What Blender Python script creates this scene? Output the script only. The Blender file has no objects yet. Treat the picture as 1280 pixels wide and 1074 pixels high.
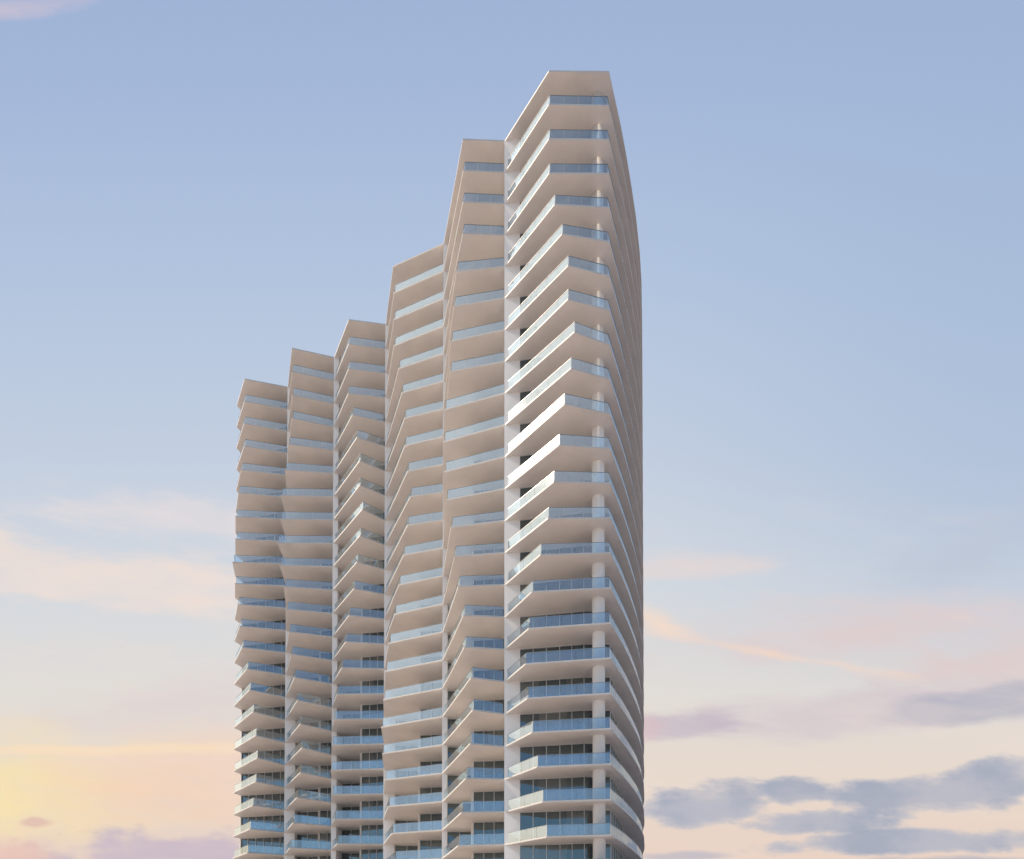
import bpy, bmesh, math, random
from mathutils import Vector
from mathutils.geometry import tessellate_polygon

random.seed(7)
scene = bpy.context.scene
COL = scene.collection

# --------------------------------------------------------------------------
# survey of the tower (metres).  x to the right, y away from the street corner
# the camera stands on, z up.  Every storey has the same piers; only the
# outermost balcony corner of each bay wanders from storey to storey.
# --------------------------------------------------------------------------
EYE = 1.7
STOREY = 3.5
ROOF_Z = 88.36 + EYE          # underside of the roof slab
N_LEVELS = 25                 # 0 is the roof slab, 24 the slab over the lobby
SLAB_T = 0.17
BAYS = 'FEDCBA'               # from left to right
PIER = {'F': (-44.5, 101.6), 'E': (-35.1, 98.3), 'D': (-26.45, 93.3),
        'C': (-17.8, 88.3), 'B': (-8.54, 78.0), 'A': (-0.79, 67.9)}
RIGHT_CORNER = (9.75, 62.4)
CORNER = {
    'A': [(3.69, 62.36), (3.69, 62.31), (3.69, 62.35), (3.71, 62.37), (4.22, 62.13), (4.94, 61.7), (5.5, 61.42), (5.48, 61.3), (6.08, 61.08), (5.75, 61.17), (5.1, 61.25), (4.62, 61.93), (4.11, 62.2), (3.55, 62.44), (2.8, 62.71), (1.96, 63.1), (1.65, 63.51), (1.32, 63.7), (1.51, 63.65), (1.96, 63.5), (2.47, 63.36), (3.01, 63.3), (3.4, 63.34), (3.71, 63.37), (3.91, 63.39)],
    'B': [(-5.35, 67.74), (-5.3, 67.73), (-5.34, 67.71), (-5.33, 67.71), (-6.07, 68.38), (-6.39, 68.78), (-6.76, 69.21), (-6.84, 69.12), (-7.55, 70.04), (-7.69, 70.23), (-7.55, 70.08), (-7.3, 69.63), (-6.69, 68.96), (-6.25, 68.53), (-5.79, 68.15), (-5.19, 67.5), (-5.07, 67.34), (-4.33, 66.86), (-4.13, 66.66), (-4.43, 66.93), (-4.91, 67.55), (-5.42, 68.21), (-5.83, 68.7), (-6.16, 69.09), (-6.36, 69.34)],
    'C': [(-15.35, 80.67), (-15.22, 80.65), (-15.23, 80.67), (-15.2, 80.62), (-14.48, 80.06), (-13.98, 79.67), (-13.57, 79.41), (-13.54, 79.45), (-13.13, 79.16), (-12.7, 78.77), (-13.06, 78.96), (-13.65, 79.45), (-14.31, 79.95), (-14.93, 80.43), (-15.73, 80.9), (-16.22, 81.19), (-16.56, 81.59), (-16.85, 81.74), (-16.65, 81.49), (-16.22, 81.12), (-15.71, 80.71), (-15.16, 80.34), (-14.76, 80.08), (-14.44, 79.87), (-14.24, 79.74)],
    'D': [(-22.85, 87.62), (-22.81, 87.55), (-22.8, 87.59), (-22.83, 87.59), (-22.1, 87.04), (-21.36, 86.66), (-20.91, 86.4), (-20.85, 86.25), (-20.41, 86.0), (-20.77, 86.24), (-21.23, 86.51), (-21.72, 86.85), (-22.48, 87.27), (-23.03, 87.66), (-23.63, 87.93), (-24.43, 88.43), (-24.83, 88.5), (-25.2, 88.84), (-25.34, 88.93), (-25.09, 88.67), (-24.67, 88.38), (-24.22, 88.11), (-23.87, 87.83), (-23.59, 87.61), (-23.42, 87.47)],
    'E': [(-32.23, 91.84), (-32.19, 91.79), (-32.12, 91.77), (-32.13, 91.74), (-32.77, 92.17), (-33.42, 92.61), (-34.15, 93.07), (-34.19, 93.12), (-34.69, 93.26), (-34.18, 92.98), (-33.37, 92.45), (-32.89, 92.15), (-32.35, 91.77), (-31.81, 91.3), (-31.22, 91.03), (-30.6, 90.56), (-30.09, 90.26), (-29.71, 89.96), (-29.94, 90.05), (-30.55, 90.41), (-31.21, 90.84), (-31.85, 91.38), (-32.38, 91.95), (-32.8, 92.41), (-33.07, 92.69)],
    'F': [(-41.29, 96.88), (-41.25, 96.86), (-41.27, 96.82), (-41.23, 96.88), (-41.77, 97.18), (-42.25, 97.3), (-42.81, 97.64), (-42.81, 97.7), (-43.33, 97.9), (-42.8, 97.67), (-42.12, 97.19), (-41.71, 97.01), (-41.13, 96.55), (-40.18, 96.1), (-39.46, 95.38), (-38.73, 94.91), (-38.42, 95.17), (-37.99, 94.73), (-38.25, 94.86), (-38.79, 95.21), (-39.28, 95.48), (-39.76, 95.76), (-40.11, 96.02), (-40.39, 96.23), (-40.56, 96.36)],
}
# slab outline beyond the right-hand corner: right side, back, left end
RIGHT_SIDE = [(10.65, 64.4), (11.75, 66.85), (12.75, 69.3), (13.75, 71.9), (14.95, 75.2),
              (16.15, 79.0), (17.1, 82.6), (17.75, 85.6), (18.5, 89.0), (19.2, 92.5), (19.85, 96.8), (20.3, 101.0),
              (20.5, 106.0), (20.2, 112.0), (19.2, 118.0), (16.0, 126.5), (10.0, 134.0), (1.0, 139.0)]
BACK = [(-10.0, 141.0), (-22.0, 139.5), (-32.0, 134.0), (-39.0, 125.0), (-42.6, 114.0), (-43.9, 106.5), (-44.02, 103.2)]
# glazing lines per bay, set back behind the balconies (two runs where the line steps)
GLAZING = {
    'F': [[(-43.98, 103.25), (-35.5, 101.3)]],
    'E': [[(-33.5, 99.4), (-30.0, 98.9)], [(-29.6, 98.3), (-27.2, 98.0)]],
    'D': [[(-25.6, 95.8), (-22.6, 95.4)], [(-21.75, 92.1), (-18.25, 91.5)]],
    'C': [[(-16.25, 88.75), (-13.05, 89.1)], [(-12.2, 84.6), (-9.2, 84.25)]],
    'B': [[(-7.95, 78.6), (-4.95, 78.6)], [(-4.4, 72.9), (-0.85, 72.45)]],
    'A': [[(0.85, 67.72), (5.05, 67.0), (7.55, 66.55), (10.3, 66.6)]],
}
RIGHT_GLAZING = [(10.3, 66.6), (11.6, 70.6), (13.0, 75.2), (14.1, 79.4), (15.4, 85.2), (16.7, 92.6), (17.8, 101.0),
                 (18.0, 106.0), (17.7, 112.0), (16.7, 117.4), (13.7, 125.2), (8.2, 132.0), (0.2, 136.6), (-10.0, 138.5), (-21.2, 137.0),
                 (-30.2, 132.0), (-36.8, 123.6), (-41.5, 113.4), (-43.3, 106.5), (-43.98, 103.25)]
# plan of each white pier: front tip, end of the visible face, then its back
PIER_PLAN = {
    'E': [(-35.1, 98.3), (-33.5, 98.25), (-33.5, 100.2), (-35.6, 102.0)],
    'D': [(-26.45, 93.3), (-25.72, 93.28), (-25.5, 96.2), (-27.3, 98.8)],
    'C': [(-17.8, 88.3), (-16.25, 88.15), (-16.25, 89.3), (-18.3, 92.2)],
    'B': [(-8.54, 78.0), (-7.93, 77.95), (-7.93, 79.2), (-9.3, 85.0)],
    'A': [(-0.79, 67.9), (0.85, 67.62), (0.85, 68.4), (-0.86, 73.2)],
}
COLUMN = (8.80, 64.40, 0.64)


def level_z(i):
    return ROOF_Z - STOREY * i


# --------------------------------------------------------------------------
# materials
# --------------------------------------------------------------------------
def new_mat(name):
    m = bpy.data.materials.new(name)
    m.use_nodes = True
    nt = m.node_tree
    nt.nodes.clear()
    out = nt.nodes.new('ShaderNodeOutputMaterial')
    return m, nt, out


def nd(nt, t, **kw):
    n = nt.nodes.new(t)
    for k, v in kw.items():
        setattr(n, k, v)
    return n


def plaster(name, col, rough=0.6, var=0.06, scale=0.35, streak=True):
    m, nt, out = new_mat(name)
    b = nd(nt, 'ShaderNodeBsdfPrincipled')
    b.inputs['Roughness'].default_value = rough
    b.inputs['Specular IOR Level'].default_value = 0.3
    tc = nd(nt, 'ShaderNodeTexCoord')
    mp = nd(nt, 'ShaderNodeMapping')
    mp.inputs['Scale'].default_value = (1, 1, 0.35 if streak else 1)
    n1 = nd(nt, 'ShaderNodeTexNoise'); n1.inputs['Scale'].default_value = scale; n1.inputs['Detail'].default_value = 6
    n2 = nd(nt, 'ShaderNodeTexNoise'); n2.inputs['Scale'].default_value = 9; n2.inputs['Detail'].default_value = 3
    nt.links.new(tc.outputs['Object'], mp.inputs['Vector'])
    nt.links.new(mp.outputs['Vector'], n1.inputs['Vector'])
    nt.links.new(tc.outputs['Object'], n2.inputs['Vector'])
    a = nd(nt, 'ShaderNodeMath', operation='MULTIPLY_ADD')
    nt.links.new(n2.outputs['Fac'], a.inputs[0]); a.inputs[1].default_value = 0.35
    nt.links.new(n1.outputs['Fac'], a.inputs[2])
    r = nd(nt, 'ShaderNodeValToRGB')
    r.color_ramp.elements[0].position = 0.35
    r.color_ramp.elements[1].position = 0.95
    r.color_ramp.elements[0].color = tuple(c * (1 - var) for c in col) + (1,)
    r.color_ramp.elements[1].color = tuple(min(1, c * (1 + var)) for c in col) + (1,)
    nt.links.new(a.outputs[0], r.inputs['Fac'])
    nt.links.new(r.outputs['Color'], b.inputs['Base Color'])
    bp = nd(nt, 'ShaderNodeBump'); bp.inputs['Strength'].default_value = 0.05
    nt.links.new(n2.outputs['Fac'], bp.inputs['Height'])
    nt.links.new(bp.outputs['Normal'], b.inputs['Normal'])
    nt.links.new(b.outputs['BSDF'], out.inputs['Surface'])
    return m


def metal(name, col, rough=0.4, metallic=0.6):
    m, nt, out = new_mat(name)
    b = nd(nt, 'ShaderNodeBsdfPrincipled')
    b.inputs['Base Color'].default_value = col + (1,)
    b.inputs['Roughness'].default_value = rough
    b.inputs['Metallic'].default_value = metallic
    nt.links.new(b.outputs['BSDF'], out.inputs['Surface'])
    return m


def rail_glass(name):
    """clear balustrade glass: mostly see-through, mirrors the sky"""
    m, nt, out = new_mat(name)
    tr = nd(nt, 'ShaderNodeBsdfTransparent'); tr.inputs['Color'].default_value = (0.56, 0.75, 0.90, 1)
    gl = nd(nt, 'ShaderNodeBsdfGlossy'); gl.inputs['Color'].default_value = (0.82, 0.93, 1, 1)
    gl.inputs['Roughness'].default_value = 0.022
    fr = nd(nt, 'ShaderNodeLayerWeight'); fr.inputs['Blend'].default_value = 0.35
    a = nd(nt, 'ShaderNodeMath', operation='MULTIPLY_ADD')
    nt.links.new(fr.outputs['Fresnel'], a.inputs[0]); a.inputs[1].default_value = 0.6; a.inputs[2].default_value = RAIL_REFL
    a.use_clamp = True
    mx = nd(nt, 'ShaderNodeMixShader')
    nt.links.new(a.outputs[0], mx.inputs['Fac'])
    nt.links.new(tr.outputs[0], mx.inputs[1])
    nt.links.new(gl.outputs[0], mx.inputs[2])
    # a broader sheen and a thin film of dust that catches the sun
    g2 = nd(nt, 'ShaderNodeBsdfGlossy'); g2.inputs['Roughness'].default_value = 0.13
    s1 = nd(nt, 'ShaderNodeMixShader'); s1.inputs['Fac'].default_value = 0.03
    nt.links.new(gl.outputs[0], s1.inputs[1]); nt.links.new(g2.outputs[0], s1.inputs[2])
    nt.links.new(s1.outputs[0], mx.inputs[2])
    df = nd(nt, 'ShaderNodeBsdfDiffuse'); df.inputs['Color'].default_value = (0.82, 0.80, 0.72, 1)
    s2 = nd(nt, 'ShaderNodeMixShader'); s2.inputs['Fac'].default_value = 0.06
    nt.links.new(mx.outputs[0], s2.inputs[1]); nt.links.new(df.outputs[0], s2.inputs[2])
    nt.links.new(s2.outputs[0], out.inputs['Surface'])
    return m


def window_glass(name):
    m, nt, out = new_mat(name)
    tc = nd(nt, 'ShaderNodeTexCoord')
    mp = nd(nt, 'ShaderNodeMapping'); mp.inputs['Scale'].default_value = (0.35, 0.35, 1 / STOREY)
    sn = nd(nt, 'ShaderNodeVectorMath', operation='FLOOR')
    wn = nd(nt, 'ShaderNodeTexWhiteNoise')
    nt.links.new(tc.outputs['Object'], mp.inputs['Vector'])
    nt.links.new(mp.outputs['Vector'], sn.inputs[0])
    nt.links.new(sn.outputs[0], wn.inputs['Vector'])
    r = nd(nt, 'ShaderNodeValToRGB')
    r.color_ramp.elements[0].position = 0.55; r.color_ramp.elements[1].position = 1.0
    r.color_ramp.elements[0].color = (0.022, 0.027, 0.029, 1)
    r.color_ramp.elements[1].color = (0.11, 0.105, 0.095, 1)
    nt.links.new(wn.outputs['Value'], r.inputs['Fac'])
    df = nd(nt, 'ShaderNodeBsdfDiffuse'); nt.links.new(r.outputs['Color'], df.inputs['Color'])
    gl = nd(nt, 'ShaderNodeBsdfGlossy'); gl.inputs['Roughness'].default_value = 0.015
    gl.inputs['Color'].default_value = (0.72, 0.92, 1, 1)
    nz = nd(nt, 'ShaderNodeTexNoise'); nz.inputs['Scale'].default_value = 0.5; nz.inputs['Detail'].default_value = 1
    nt.links.new(tc.outputs['Object'], nz.inputs['Vector'])
    bp = nd(nt, 'ShaderNodeBump'); bp.inputs['Strength'].default_value = 0.04; bp.inputs['Distance'].default_value = 0.15
    nt.links.new(nz.outputs['Fac'], bp.inputs['Height'])
    nt.links.new(bp.outputs['Normal'], gl.inputs['Normal'])
    fr = nd(nt, 'ShaderNodeLayerWeight'); fr.inputs['Blend'].default_value = 0.3
    a = nd(nt, 'ShaderNodeMath', operation='MULTIPLY_ADD')
    nt.links.new(fr.outputs['Fresnel'], a.inputs[0]); a.inputs[1].default_value = 0.6; a.inputs[2].default_value = 0.17
    a.use_clamp = True
    mx = nd(nt, 'ShaderNodeMixShader')
    nt.links.new(a.outputs[0], mx.inputs['Fac'])
    nt.links.new(df.outputs[0], mx.inputs[1])
    nt.links.new(gl.outputs[0], mx.inputs[2])
    nt.links.new(mx.outputs[0], out.inputs['Surface'])
    return m


RAIL_REFL = 0.30
M_WHITE = plaster('white_render', (0.79, 0.745, 0.715), 0.55, 0.09)
M_EDGE = plaster('slab_edge_coating', (0.52, 0.51, 0.50), 0.45)
M_DECK = plaster('travertine_deck', (0.58, 0.505, 0.465), 0.5, 0.10, 0.8, False)
M_PIER = plaster('pier_render', (0.80, 0.785, 0.77), 0.5)
M_RAIL = rail_glass('balustrade_glass')
M_CAP = metal('rail_cap', (0.30, 0.30, 0.30), 0.35, 0.7)
M_WIN = window_glass('window_glass')
M_FRAME = metal('window_frame', (0.62, 0.63, 0.64), 0.4, 0.2)
M_ROOF = plaster('roof_membrane', (0.5, 0.49, 0.47), 0.8, 0.1, 0.5, False)


# --------------------------------------------------------------------------
# mesh helpers
# --------------------------------------------------------------------------
def link(name, bm, mats, parent=None):
    me = bpy.data.meshes.new(name)
    bm.to_mesh(me)
    bm.free()
    for m in mats:
        me.materials.append(m)
    o = bpy.data.objects.new(name, me)
    COL.objects.link(o)
    if parent is not None:
        o.parent = parent
    return o


def prism(bm, plan, z0, z1, mat_top=0, mat_bot=0, mat_side=0):
    lo = [bm.verts.new((x, y, z0)) for x, y in plan]
    hi = [bm.verts.new((x, y, z1)) for x, y in plan]
    n = len(plan)
    area = sum(plan[k][0] * plan[(k + 1) % n][1] - plan[(k + 1) % n][0] * plan[k][1] for k in range(n))
    if area < 0:
        lo.reverse(); hi.reverse()
    if n > 4:
        if area < 0:
            plan = list(reversed(plan))
        tris = tessellate_polygon([[Vector((x, y, 0)) for x, y in plan]])
        for a, b, c in tris:
            pa, pb, pc = (Vector(plan[k]) for k in (a, b, c))
            if (pb - pa).cross(pc - pa) < 0:
                b, c = c, b
            f = bm.faces.new((hi[a], hi[b], hi[c])); f.material_index = mat_top
            f = bm.faces.new((lo[a], lo[c], lo[b])); f.material_index = mat_bot
    else:
        f = bm.faces.new(list(reversed(lo))); f.material_index = mat_bot
        f = bm.faces.new(hi); f.material_index = mat_top
    for k in range(n):
        f = bm.faces.new((lo[k], lo[(k + 1) % n], hi[(k + 1) % n], hi[k])); f.material_index = mat_side


def bar(bm, a, b, w, z0, z1, mat=0):
    """upright-sided box of width w following a plan segment"""
    a = Vector(a); b = Vector(b)
    d = (b - a).normalized()
    n = Vector((-d.y, d.x)) * (w / 2)
    prism(bm, [tuple(a + n), tuple(a - n), tuple(b - n), tuple(b + n)], z0, z1, mat, mat, mat)


def quad(bm, a, b, z0, z1, mat=0, jitter=0.0):
    d = (Vector(b) - Vector(a)).normalized()
    n = Vector((-d.y, d.x))
    j = [n * random.uniform(-jitter, jitter) for _ in range(4)]
    p = [(a[0] + j[0].x, a[1] + j[0].y, z0), (b[0] + j[1].x, b[1] + j[1].y, z0),
         (b[0] + j[2].x, b[1] + j[2].y, z1), (a[0] + j[3].x, a[1] + j[3].y, z1)]
    f = bm.faces.new([bm.verts.new(q) for q in p])
    f.material_index = mat
    return f


def offset_polyline(pts, d):
    """offset an open polyline to its left (inside of the slab) by d, mitred"""
    P = [Vector(p) for p in pts]
    out = []
    for k in range(len(P)):
        ns = []
        if k > 0:
            t = (P[k] - P[k - 1]).normalized(); ns.append(Vector((-t.y, t.x)))
        if k < len(P) - 1:
            t = (P[k + 1] - P[k]).normalized(); ns.append(Vector((-t.y, t.x)))
        m = sum(ns, Vector((0, 0))).normalized()
        out.append(tuple(P[k] + m * (d / max(0.35, m.dot(ns[0])))))
    return out


def runs(a, b, step):
    L = (Vector(b) - Vector(a)).length
    n = max(1, round(L / step))
    return [(tuple(Vector(a).lerp(Vector(b), k / n)), tuple(Vector(a).lerp(Vector(b), (k + 1) / n))) for k in range(n)]


# --------------------------------------------------------------------------
# the tower
# --------------------------------------------------------------------------
tower = bpy.data.objects.new('residential_tower', None)
tower.location = (0, 0, 0)
COL.objects.link(tower)
tower['label'] = 'pale high-rise apartment tower of thin stacked balcony slabs in six stepped bays with glass railings'
tower['category'] = 'tower'

BAY_ENDS = [PIER[b] for b in BAYS] + [RIGHT_CORNER]


def outline(i):
    pts = []
    for b in BAYS:
        pts.append(PIER[b]); pts.append(CORNER[b][i])
    pts.append(RIGHT_CORNER)
    return pts + RIGHT_SIDE + BACK


SETBACK = 0.22
GLASS_H = 1.14


def railing(pts, zt, parent, ends=(0.1, 0.1)):
    line = offset_polyline(pts, SETBACK)
    # pull the free ends back so that the glass stops short of the piers
    for e, k, q in ((ends[0], 0, 1), (ends[1], -1, -2)):
        a = Vector(line[k]); c = Vector(line[q])
        line[k] = tuple(a + (c - a).normalized() * e)
    bm = bmesh.new()
    for a, b in zip(line, line[1:]):
        if (Vector(b) - Vector(a)).length < 0.3:
            continue
        for p, q in runs(a, b, 1.5):
            d = (Vector(q) - Vector(p)).normalized() * 0.012
            quad(bm, tuple(Vector(p) + d), tuple(Vector(q) - d), zt + 0.03, zt + GLASS_H, 0, 0.005)
        bar(bm, a, b, 0.045, zt + GLASS_H - 0.012, zt + GLASS_H + 0.022, 1)
        bar(bm, a, b, 0.05, zt - 0.002, zt + 0.075, 1)
    return link('balcony_railing', bm, [M_RAIL, M_CAP], parent)


def window_wall(lines, z0, z1, parent, closed_right=False):
    bm = bmesh.new()
    for line in lines:
        for s, (a, b) in enumerate(zip(line, line[1:])):
            rs = runs(a, b, 1.42)
            for k, (p, q) in enumerate(rs):
                quad(bm, p, q, z0, z1, 0, 0.004)
                d = (Vector(q) - Vector(p)).normalized()
                n = Vector((d.y, -d.x)) * 0.03
                ends = [p] + ([q] if k == len(rs) - 1 else [])
                for e in ends:
                    c = Vector(e) + n
                    bar(bm, tuple(c - d * 0.035), tuple(c + d * 0.035), 0.12, z0, z1, 1)
            n = Vector(((Vector(b) - Vector(a)).normalized().y, -(Vector(b) - Vector(a)).normalized().x)) * 0.02
            bar(bm, tuple(Vector(a) + n), tuple(Vector(b) + n), 0.08, z0, z0 + 0.07, 1)
            bar(bm, tuple(Vector(a) + n), tuple(Vector(b) + n), 0.08, z1 - 0.06, z1, 1)
    return link('window_wall', bm, [M_WIN, M_FRAME], parent)


def partition(a, b, z0, z1, parent):
    bm = bmesh.new()
    bar(bm, a, b, 0.24, z0, z1)
    return link('partition_wall', bm, [M_PIER], parent)


for i in range(N_LEVELS):
    z = level_z(i)
    bm = bmesh.new()
    prism(bm, outline(i), z, z + SLAB_T, 1, 0, 2)
    slab = link('roof_slab' if i == 0 else 'floor_slab', bm, [M_WHITE, M_ROOF if i == 0 else M_DECK, M_EDGE], tower)
    if i == 0:
        continue
    zt = z + SLAB_T
    for k, b in enumerate(BAYS):
        pts = [PIER[b], CORNER[b][i], BAY_ENDS[k + 1]]
        if b == 'A':
            pts = pts + RIGHT_SIDE[:15]
        railing(pts, zt, slab)
        for run in GLAZING[b]:
            window_wall([run], zt + 0.004, zt + STOREY - SLAB_T - 0.004, slab)
        if len(GLAZING[b]) == 2:
            p, q = GLAZING[b][0][1], GLAZING[b][1][0]
            partition(p, (q[0] - 0.1, q[1] - 0.12), zt + 0.002, zt + STOREY - SLAB_T - 0.002, slab)
    window_wall([RIGHT_GLAZING], zt + 0.004, zt + STOREY - SLAB_T - 0.004, slab)

for b, plan in PIER_PLAN.items():
    bm = bmesh.new()
    p = [Vector(q) for q in plan]
    p[0] = p[0] + Vector((-0.03, -0.04))
    prism(bm, [tuple(q) for q in p], 0.0, ROOF_Z + SLAB_T + 0.02)
    link('pier', bm, [M_PIER], tower)
bm = bmesh.new()
bar(bm, (-44.0, 103.12), (-43.8, 103.06), 0.2, 0.0, ROOF_Z + 0.05)
link('corner_post', bm, [M_PIER], tower)

bm = bmesh.new()
cx, cy, cr = COLUMN
prism(bm, [(cx + cr * math.cos(2 * math.pi * k / 40), cy + cr * math.sin(2 * math.pi * k / 40)) for k in range(40)], 0.0, ROOF_Z + 0.05)
for f in bm.faces:
    f.smooth = abs(f.normal.z) < 0.5
column = link('column', bm, [M_PIER], tower)

# ground-floor lobby under the lowest slab
bm = bmesh.new()
zl = level_z(N_LEVELS - 1)
lob = [(-33.5, 99.6), (-26, 96.5), (-17, 91), (-8, 81), (0.5, 70), (10.0, 68.5)] + RIGHT_GLAZING[2:]
for a, b in zip(lob, lob[1:]):
    for p, q in runs(a, b, 2.2):
        quad(bm, p, q, 0.0, zl, 0, 0.004)
        d = (Vector(q) - Vector(p)).normalized()
        n = Vector((d.y, -d.x)) * 0.03
        c = Vector(p) + n
        bar(bm, tuple(c - d * 0.05), tuple(c + d * 0.05), 0.16, 0.0, zl, 1)
link('lobby_glazing', bm, [M_WIN, M_FRAME], tower)

# --------------------------------------------------------------------------
# ground
# --------------------------------------------------------------------------
def ground_mat():
    m, nt, out = new_mat('pale_paving')
    b = nd(nt, 'ShaderNodeBsdfPrincipled'); b.inputs['Roughness'].default_value = 0.8
    tc = nd(nt, 'ShaderNodeTexCoord')
    br = nd(nt, 'ShaderNodeTexBrick'); br.inputs['Scale'].default_value = 0.5
    br.inputs['Color1'].default_value = GROUND + (1,)
    br.inputs['Color2'].default_value = tuple(c * 0.9 for c in GROUND) + (1,)
    br.inputs['Mortar'].default_value = tuple(c * 0.7 for c in GROUND) + (1,)
    br.inputs['Mortar Size'].default_value = 0.01
    nt.links.new(tc.outputs['Object'], br.inputs['Vector'])
    nt.links.new(br.outputs['Color'], b.inputs['Base Color'])
    nt.links.new(b.outputs['BSDF'], out.inputs['Surface'])
    return m


GROUND = (0.39, 0.35, 0.345)
bm = bmesh.new()
quadv = [bm.verts.new(v) for v in ((-6000, -6000, 0), (6000, -6000, 0), (6000, 6000, 0), (-6000, 6000, 0))]
bm.faces.new(quadv)
ground = link('ground', bm, [ground_mat()])
ground['kind'] = 'structure'

# --------------------------------------------------------------------------
# sky: Nishita behind and overhead, evening gradient with clouds where the sun goes down
# --------------------------------------------------------------------------
SUN_DIR = Vector((0.78, -0.03, -0.62)).normalized()      # direction the light travels
to_sun = -SUN_DIR
SUN_EL = math.asin(to_sun.z)
SUN_AZ = math.atan2(to_sun.x, to_sun.y)                 # clockwise from +y

world = bpy.data.worlds.new('World')
scene.world = world
world.use_nodes = True
wt = world.node_tree
wt.nodes.clear()


class S:
    """scalar expression on the world node tree"""
    def __init__(self, sock): self.s = sock
    @staticmethod
    def op(o, *args, clamp=False):
        n = wt.nodes.new('ShaderNodeMath'); n.operation = o; n.use_clamp = clamp
        for k, a in enumerate(args):
            if isinstance(a, S): wt.links.new(a.s, n.inputs[k])
            else: n.inputs[k].default_value = a
        return S(n.outputs[0])
    def __add__(s, o): return S.op('ADD', s, o)
    def __radd__(s, o): return S.op('ADD', o, s)
    def __sub__(s, o): return S.op('SUBTRACT', s, o)
    def __rsub__(s, o): return S.op('SUBTRACT', o, s)
    def __mul__(s, o): return S.op('MULTIPLY', s, o)
    def __rmul__(s, o): return S.op('MULTIPLY', o, s)
    def __truediv__(s, o): return S.op('DIVIDE', s, o)


def smooth(x, a, b):
    n = wt.nodes.new('ShaderNodeMapRange'); n.interpolation_type = 'SMOOTHSTEP'
    wt.links.new(x.s, n.inputs['Value'])
    n.inputs['From Min'].default_value = a; n.inputs['From Max'].default_value = b
    return S(n.outputs['Result'])


def ramp(x, stops):
    n = wt.nodes.new('ShaderNodeValToRGB')
    cr = n.color_ramp
    while len(cr.elements) < len(stops):
        cr.elements.new(0.5)
    for e, (p, c) in zip(cr.elements, stops):
        e.position = p
    for e, (p, c) in zip(cr.elements, stops):
        e.color = c + (1,)
    wt.links.new(x.s, n.inputs['Fac'])
    return n.outputs['Color']


def lin(r, g, b):
    f = lambda c: ((c / 255 + 0.055) / 1.055) ** 2.4 if c > 10 else c / 255 / 12.92
    return (f(r), f(g), f(b))


def mix(fac, a, b):
    n = wt.nodes.new('ShaderNodeMix'); n.data_type = 'RGBA'
    wt.links.new(fac.s, n.inputs[0])
    for k, v in ((6, a), (7, b)):
        if isinstance(v, tuple): n.inputs[k].default_value = v + (1,)
        else: wt.links.new(v, n.inputs[k])
    return n.outputs[2]


def noise(vec, scale, detail=6, rough=0.55, dist=0.0):
    n = wt.nodes.new('ShaderNodeTexNoise')
    n.inputs['Scale'].default_value = scale; n.inputs['Detail'].default_value = detail
    n.inputs['Roughness'].default_value = rough; n.inputs['Distortion'].default_value = dist
    wt.links.new(vec, n.inputs['Vector'])
    return S(n.outputs['Fac'])


def vec(x, y, z=0.0):
    n = wt.nodes.new('ShaderNodeCombineXYZ')
    for k, a in enumerate((x, y, z)):
        if isinstance(a, S): wt.links.new(a.s, n.inputs[k])
        else: n.inputs[k].default_value = a
    return n.outputs[0]


tc = wt.nodes.new('ShaderNodeTexCoord')
sep = wt.nodes.new('ShaderNodeSeparateXYZ')
wt.links.new(tc.outputs['Generated'], sep.inputs[0])
dx, dy, dz = S(sep.outputs[0]), S(sep.outputs[1]), S(sep.outputs[2])
fy = S.op('MAXIMUM', dy, 0.08)
U = dx / fy                 # tangent of the bearing from north
V = dz / fy                 # slope above the horizon
hor = S.op('SQRT', dx * dx + dy * dy + 0.0001)
el = S.op('DIVIDE', S.op('ARCTAN2', dz, hor), math.pi / 2)     # 0 horizon, 1 zenith
# clear evening gradient towards the north, by slope
Vn = S.op('DIVIDE', V, 1.6, clamp=True)
front = ramp(Vn, [(0.00, lin(236, 208, 192)), (0.085, lin(233, 210, 196)), (0.16, lin(232, 216, 203)),
                  (0.25, lin(226, 221, 215)), (0.36, lin(212, 217, 224)), (0.50, lin(194, 206, 224)),
                  (0.68, lin(178, 196, 222)), (0.86, lin(165, 184, 217)), (1.0, lin(157, 178, 213))])
# a little deeper and bluer towards the right, paler at the left
rightness = smooth(U, 0.05, 0.85) * smooth(V, 0.25, 0.8)
front = mix(rightness * 0.5, front, lin(160, 182, 213))

warp = noise(vec(U, V, 3.0), 3.0, 3)
warp2 = noise(vec(U, V, 9.0), 5.0, 3)
# a few shared cloud textures: puffs, two kinds of streaks, soft veils
PUFF = noise(vec(U * 0.62, V, 1.0), 13.0, 7, 0.54) - 0.5
STREAK = noise(vec(U * 0.22 + V * 0.03, V, 5.0), 7.0, 6, 0.58) - 0.5
SLANT = noise(vec((U - V * 0.17) * 0.22, V + U * 0.17, 7.0), 8.0, 6, 0.6) - 0.5
FINE = noise(vec((U - V * 0.1) * 0.3, V + U * 0.1, 12.0), 26.0, 5, 0.6) - 0.5
VEIL = noise(vec(U * 0.5, V, 2.0), 4.0, 5, 0.55) - 0.5


def blob(cu, cv, ru, rv, rot=0.0, wob=0.0):
    """soft elliptical envelope (1 in the middle, 0 at the rim)"""
    a = U - cu + (warp - 0.5) * wob
    b = V - cv + (warp2 - 0.5) * wob
    c, s = math.cos(rot), math.sin(rot)
    p = (a * c + b * s) / ru
    q = (b * c - a * s) / rv
    return 1.0 - S.op('SQRT', p * p + q * q)


def px(x, y):
    return (x - 640) / 800.0, (1190 - y) / 800.0


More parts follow.
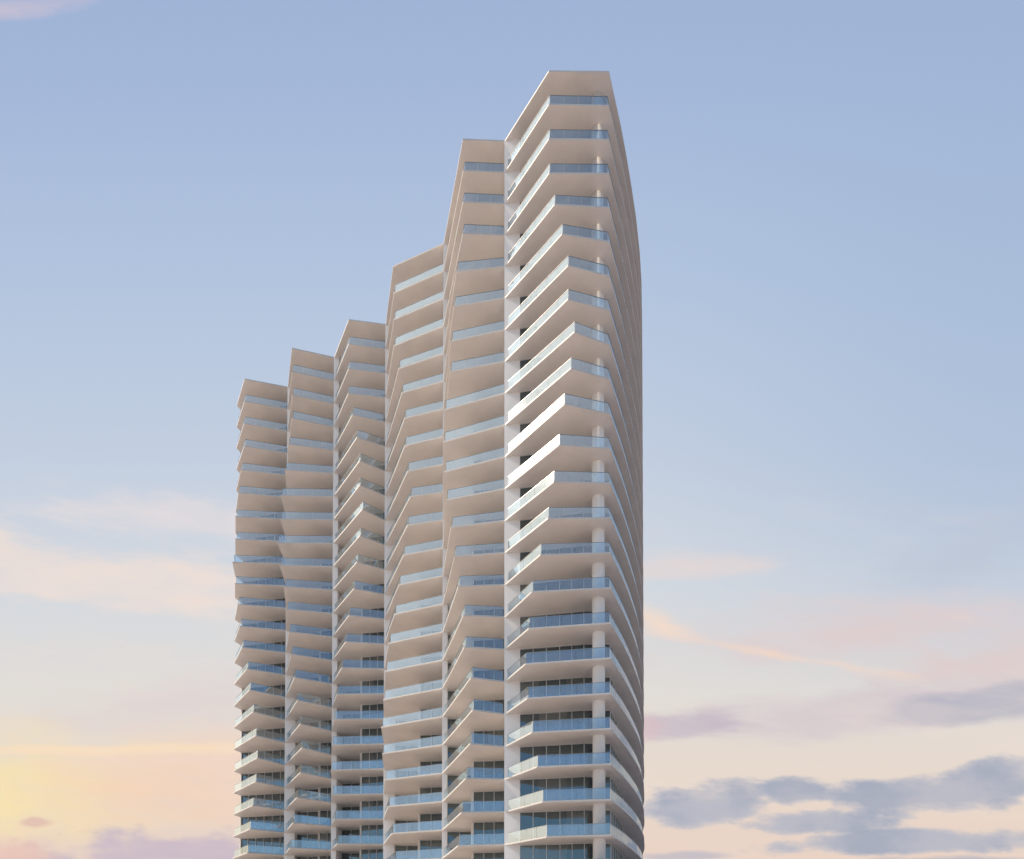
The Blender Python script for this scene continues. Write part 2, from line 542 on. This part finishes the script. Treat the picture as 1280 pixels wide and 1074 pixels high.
def cloud(img, centre, size, rot, colour, opacity, tex, amt, lo, hi, wob=0.06):
    cu, cv = px(*centre)
    e = blob(cu, cv, size[0] / 800, size[1] / 800, rot, wob)
    m = smooth(e + tex * amt + FINE * 0.9, lo, hi)
    return mix(m * (opacity + FINE * 0.9 * opacity), img, colour)


# clear blue to the right of the view
front = mix(smooth(U, 0.84, 1.7) * 0.8, front, (0.20, 0.36, 0.70))
# the sunset band carries on past the left of the view
band = smooth(U * -1.0, 0.80, 1.25) * (1.0 - smooth(V, 0.10, 1.0))
sky = mix(band * 0.9, front, tuple(1.25 * c for c in lin(255, 228, 170)))
# glow low at the left, and the blush around it
sky = cloud(sky, (-20, 990), (340, 105), 0.0, lin(249, 228, 174), 0.8, VEIL, 1.0, -0.05, 0.9, 0.1)
sky = cloud(sky, (220, 985), (230, 75), 0.0, lin(246, 207, 182), 0.6, STREAK, 2.0, 0.0, 0.9, 0.1)
sky = cloud(sky, (330, 950), (340, 70), 0.0, lin(240, 214, 196), 0.45, STREAK, 2.0, 0.0, 0.9, 0.1)
# long pale streaks at the left
sky = cloud(sky, (120, 715), (420, 60), -0.16, lin(236, 222, 215), 0.85, SLANT, 2.2, 0.0, 0.75, 0.06)
sky = cloud(sky, (210, 643), (240, 40), -0.12, lin(230, 221, 221), 0.8, SLANT, 2.4, 0.0, 0.9)
sky = cloud(sky, (230, 880), (280, 50), 0.10, lin(222, 208, 210), 0.55, STREAK, 2.2, 0.0, 0.9)
sky = cloud(sky, (100, 935), (420, 10), 0.0, lin(252, 224, 188), 0.7, STREAK, 1.8, 0.0, 0.9, 0.02)
sky = cloud(sky, (-20, -30), (170, 26), 0.10, lin(232, 205, 208), 0.4, STREAK, 1.5, 0.0, 0.8, 0.03)
# lilac bank at the bottom left
sky = cloud(sky, (200, 1084), (260, 52), 0.0, lin(202, 187, 200), 0.9, PUFF + STREAK * 0.5, 1.8, 0.02, 0.5, 0.05)
sky = cloud(sky, (42, 1027), (24, 9), 0.0, lin(222, 184, 176), 0.75, PUFF, 2.6, 0.1, 0.8, 0.02)
sky = cloud(sky, (20, 1070), (90, 30), 0.0, lin(240, 196, 178), 0.6, PUFF, 2.2, 0.1, 0.8, 0.03)
# pink veils on the right
sky = cloud(sky, (1130, 775), (340, 75), 0.05, lin(223, 206, 206), 0.85, VEIL, 1.8, 0.0, 0.9)
sky = cloud(sky, (1270, 820), (220, 60), 0.2, lin(224, 203, 201), 0.6, STREAK, 2.0, 0.0, 0.9)
sky = cloud(sky, (890, 702), (130, 20), 0.08, lin(227, 213, 212), 0.6, STREAK, 2.8, 0.0, 0.9, 0.02)
sky = cloud(sky, (1020, 824), (290, 12), -0.165, lin(246, 216, 196), 0.75, SLANT, 2.6, 0.0, 1.0, 0.04)
sky = cloud(sky, (830, 776), (80, 22), -0.42, lin(247, 220, 200), 0.75, SLANT, 2.4, 0.0, 1.0, 0.04)
sky = cloud(sky, (1210, 690), (190, 55), 0.35, lin(188, 196, 212), 0.5, STREAK, 3.0, 0.1, 1.0)
# lilac-grey layers
sky = cloud(sky, (1060, 885), (270, 40), 0.13, lin(212, 200, 206), 0.8, STREAK, 3.0, 0.0, 0.9)
sky = cloud(sky, (1250, 876), (170, 32), 0.10, lin(180, 181, 196), 0.95, STREAK, 1.8, 0.1, 0.65, 0.05)
sky = cloud(sky, (860, 905), (100, 22), 0.06, lin(197, 186, 198), 0.8, STREAK, 2.6, 0.0, 0.7, 0.04)
sky = cloud(sky, (800, 912), (55, 22), 0.1, lin(222, 192, 194), 0.6, VEIL, 1.6, 0.0, 0.8, 0.03)
wisps = smooth(STREAK + SLANT * 0.7 + FINE * 0.5, -0.02, 0.22) * (1.0 - smooth(V, 0.35, 0.85))
sky = mix(wisps * 0.35, sky, lin(238, 222, 212))
# the two grey cumulus banks low at the right
GREY = lin(173, 178, 193)
PALE = lin(190, 190, 200)
BANKS = PUFF * 0.75 + STREAK * 0.75
inner = mix(smooth(PUFF + VEIL * 0.6, -0.12, 0.14), lin(186, 187, 198), lin(168, 174, 190))
for col, lo, hi, op in ((PALE, 0.04, 0.30, 0.65), (inner, 0.14, 0.50, 0.92)):
    sky = cloud(sky, (1195, 986), (215, 36), 0.11, col, op, BANKS, 2.0, lo, hi, 0.05)
    sky = cloud(sky, (893, 1010), (92, 38), 0.05, col, op, BANKS, 1.8, lo, hi, 0.05)
    sky = cloud(sky, (992, 990), (56, 22), 0.0, col, op, BANKS, 1.7, lo, hi, 0.04)
    sky = cloud(sky, (1010, 1027), (150, 21), 0.04, col, op, BANKS, 1.9, lo, hi, 0.04)
    sky = cloud(sky, (1125, 1051), (235, 19), 0.03, col, op, BANKS, 1.9, lo, hi, 0.03)
sky = cloud(sky, (850, 1068), (80, 9), 0.0, lin(192, 188, 199), 0.8, STREAK, 2.0, 0.0, 0.7, 0.03)
sky = cloud(sky, (1180, 1077), (140, 10), 0.0, GREY, 0.8, STREAK, 2.0, 0.0, 0.7, 0.03)

# the rest of the vault: Nishita, with a warm western horizon under the sun
nish = wt.nodes.new('ShaderNodeTexSky')
nish.sky_type = 'NISHITA'
nish.sun_disc = False
nish.sun_elevation = SUN_EL
nish.sun_rotation = SUN_AZ
nish.air_density = 1.0
nish.dust_density = 1.5
nish.ozone_density = 1.5
sc_ = wt.nodes.new('ShaderNodeMix'); sc_.data_type = 'RGBA'; sc_.blend_type = 'MULTIPLY'
sc_.inputs[0].default_value = 1.0
wt.links.new(nish.outputs[0], sc_.inputs[6])
NS = 0.16
sc_.inputs[7].default_value = (NS * 0.92, NS * 1.02, NS * 1.06, 1)
vault = sc_.outputs[2]
az = S.op('DIVIDE', dx, hor)
# a bank of high pale cloud fills the middle of the southern sky
south = noise(vec(dx, dy, dz * 2.0), 2.2, 5, 0.55) - 0.5
elb = el + south * 0.16
bank = smooth(elb, 0.26, 0.40) * (1.0 - smooth(elb, 0.50, 0.60))
vault = mix(bank * 0.7, vault, (0.74, 0.76, 0.86))
west = smooth(az * -1.0, 0.15, 0.85)
elc = S.op('MAXIMUM', el, 0.0)
warmth = ramp(elc, [(0.0, lin(255, 226, 175)), (0.15, lin(252, 232, 202)), (0.3, lin(236, 234, 226)), (0.6, lin(214, 224, 234)), (1.0, lin(170, 192, 226))])
cool = ramp(elc, [(0.0, lin(158, 186, 220)), (0.15, lin(172, 198, 226)), (0.3, lin(198, 212, 230)), (0.6, lin(214, 224, 234)), (1.0, lin(170, 192, 226))])
warmth = mix(smooth(S.op('DIVIDE', dy, hor), -0.60, -0.12), cool, warmth)
wm = wt.nodes.new('ShaderNodeMix'); wm.data_type = 'RGBA'; wm.blend_type = 'MULTIPLY'
wm.inputs[0].default_value = 1.0
wt.links.new(warmth, wm.inputs[6])
wm.inputs[7].default_value = (1.5, 1.47, 1.40, 1)
vault = mix(west * 0.92, vault, wm.outputs[2])
# brightness of the air around the (hidden) sun
ax, ay, az_ = to_sun
cosang = dx * ax + dy * ay + dz * az_
halo = smooth(cosang, 0.70, 1.02)
hm = wt.nodes.new('ShaderNodeMix'); hm.data_type = 'RGBA'; hm.blend_type = 'ADD'
wt.links.new((halo * 0.5).s, hm.inputs[0])
wt.links.new(vault, hm.inputs[6]); hm.inputs[7].default_value = (1.6, 1.45, 1.2, 1)
vault = hm.outputs[2]
facing = smooth(S.op('DIVIDE', dy, hor), 0.35, 0.76)
total = mix(facing, vault, sky)
bg = wt.nodes.new('ShaderNodeBackground')
bg.inputs['Strength'].default_value = 1.0
wt.links.new(total, bg.inputs['Color'])
wo = wt.nodes.new('ShaderNodeOutputWorld')
wt.links.new(bg.outputs[0], wo.inputs['Surface'])
world.cycles.sampling_method = 'MANUAL'
world.cycles.sample_map_resolution = 256

# --------------------------------------------------------------------------
# sun
# --------------------------------------------------------------------------
sun_d = bpy.data.lights.new('sun', 'SUN')
sun_d.energy = 4.9
sun_d.angle = math.radians(0.53)
sun_d.color = (1.0, 0.84, 0.65)
sun = bpy.data.objects.new('sun', sun_d)
COL.objects.link(sun)
sun.rotation_euler = SUN_DIR.to_track_quat('-Z', 'Y').to_euler()

# --------------------------------------------------------------------------
# camera: shift lens, barely tilted
# --------------------------------------------------------------------------
F = 800.0 / 1280.0
TILT = 0.0216546
cam_d = bpy.data.cameras.new('camera')
cam_d.sensor_fit = 'HORIZONTAL'
cam_d.sensor_width = 36.0
cam_d.lens = 36.0 * F
cam_d.shift_y = (1190.35 - 537.0 - 800.0 * math.tan(TILT)) / 1280.0
cam_d.clip_start = 0.1
cam_d.clip_end = 20000.0
cam = bpy.data.objects.new('camera', cam_d)
COL.objects.link(cam)
cam.location = (0, 0, EYE)
cam.rotation_euler = (math.pi / 2 + TILT, 0, 0)
scene.camera = cam

# --------------------------------------------------------------------------
# render settings
# --------------------------------------------------------------------------
scene.render.engine = 'CYCLES'
scene.view_settings.view_transform = 'Standard'
scene.view_settings.look = 'None'
scene.view_settings.exposure = 0.0
scene.view_settings.gamma = 1.0
scene.cycles.max_bounces = 8
scene.cycles.diffuse_bounces = 4
scene.cycles.glossy_bounces = 4
scene.cycles.use_adaptive_sampling = True
scene.cycles.adaptive_threshold = 0.03
scene.cycles.adaptive_min_samples = 16
scene.cycles.transparent_max_bounces = 24
scene.cycles.use_denoising = True
scene.cycles.sample_clamp_indirect = 8.0
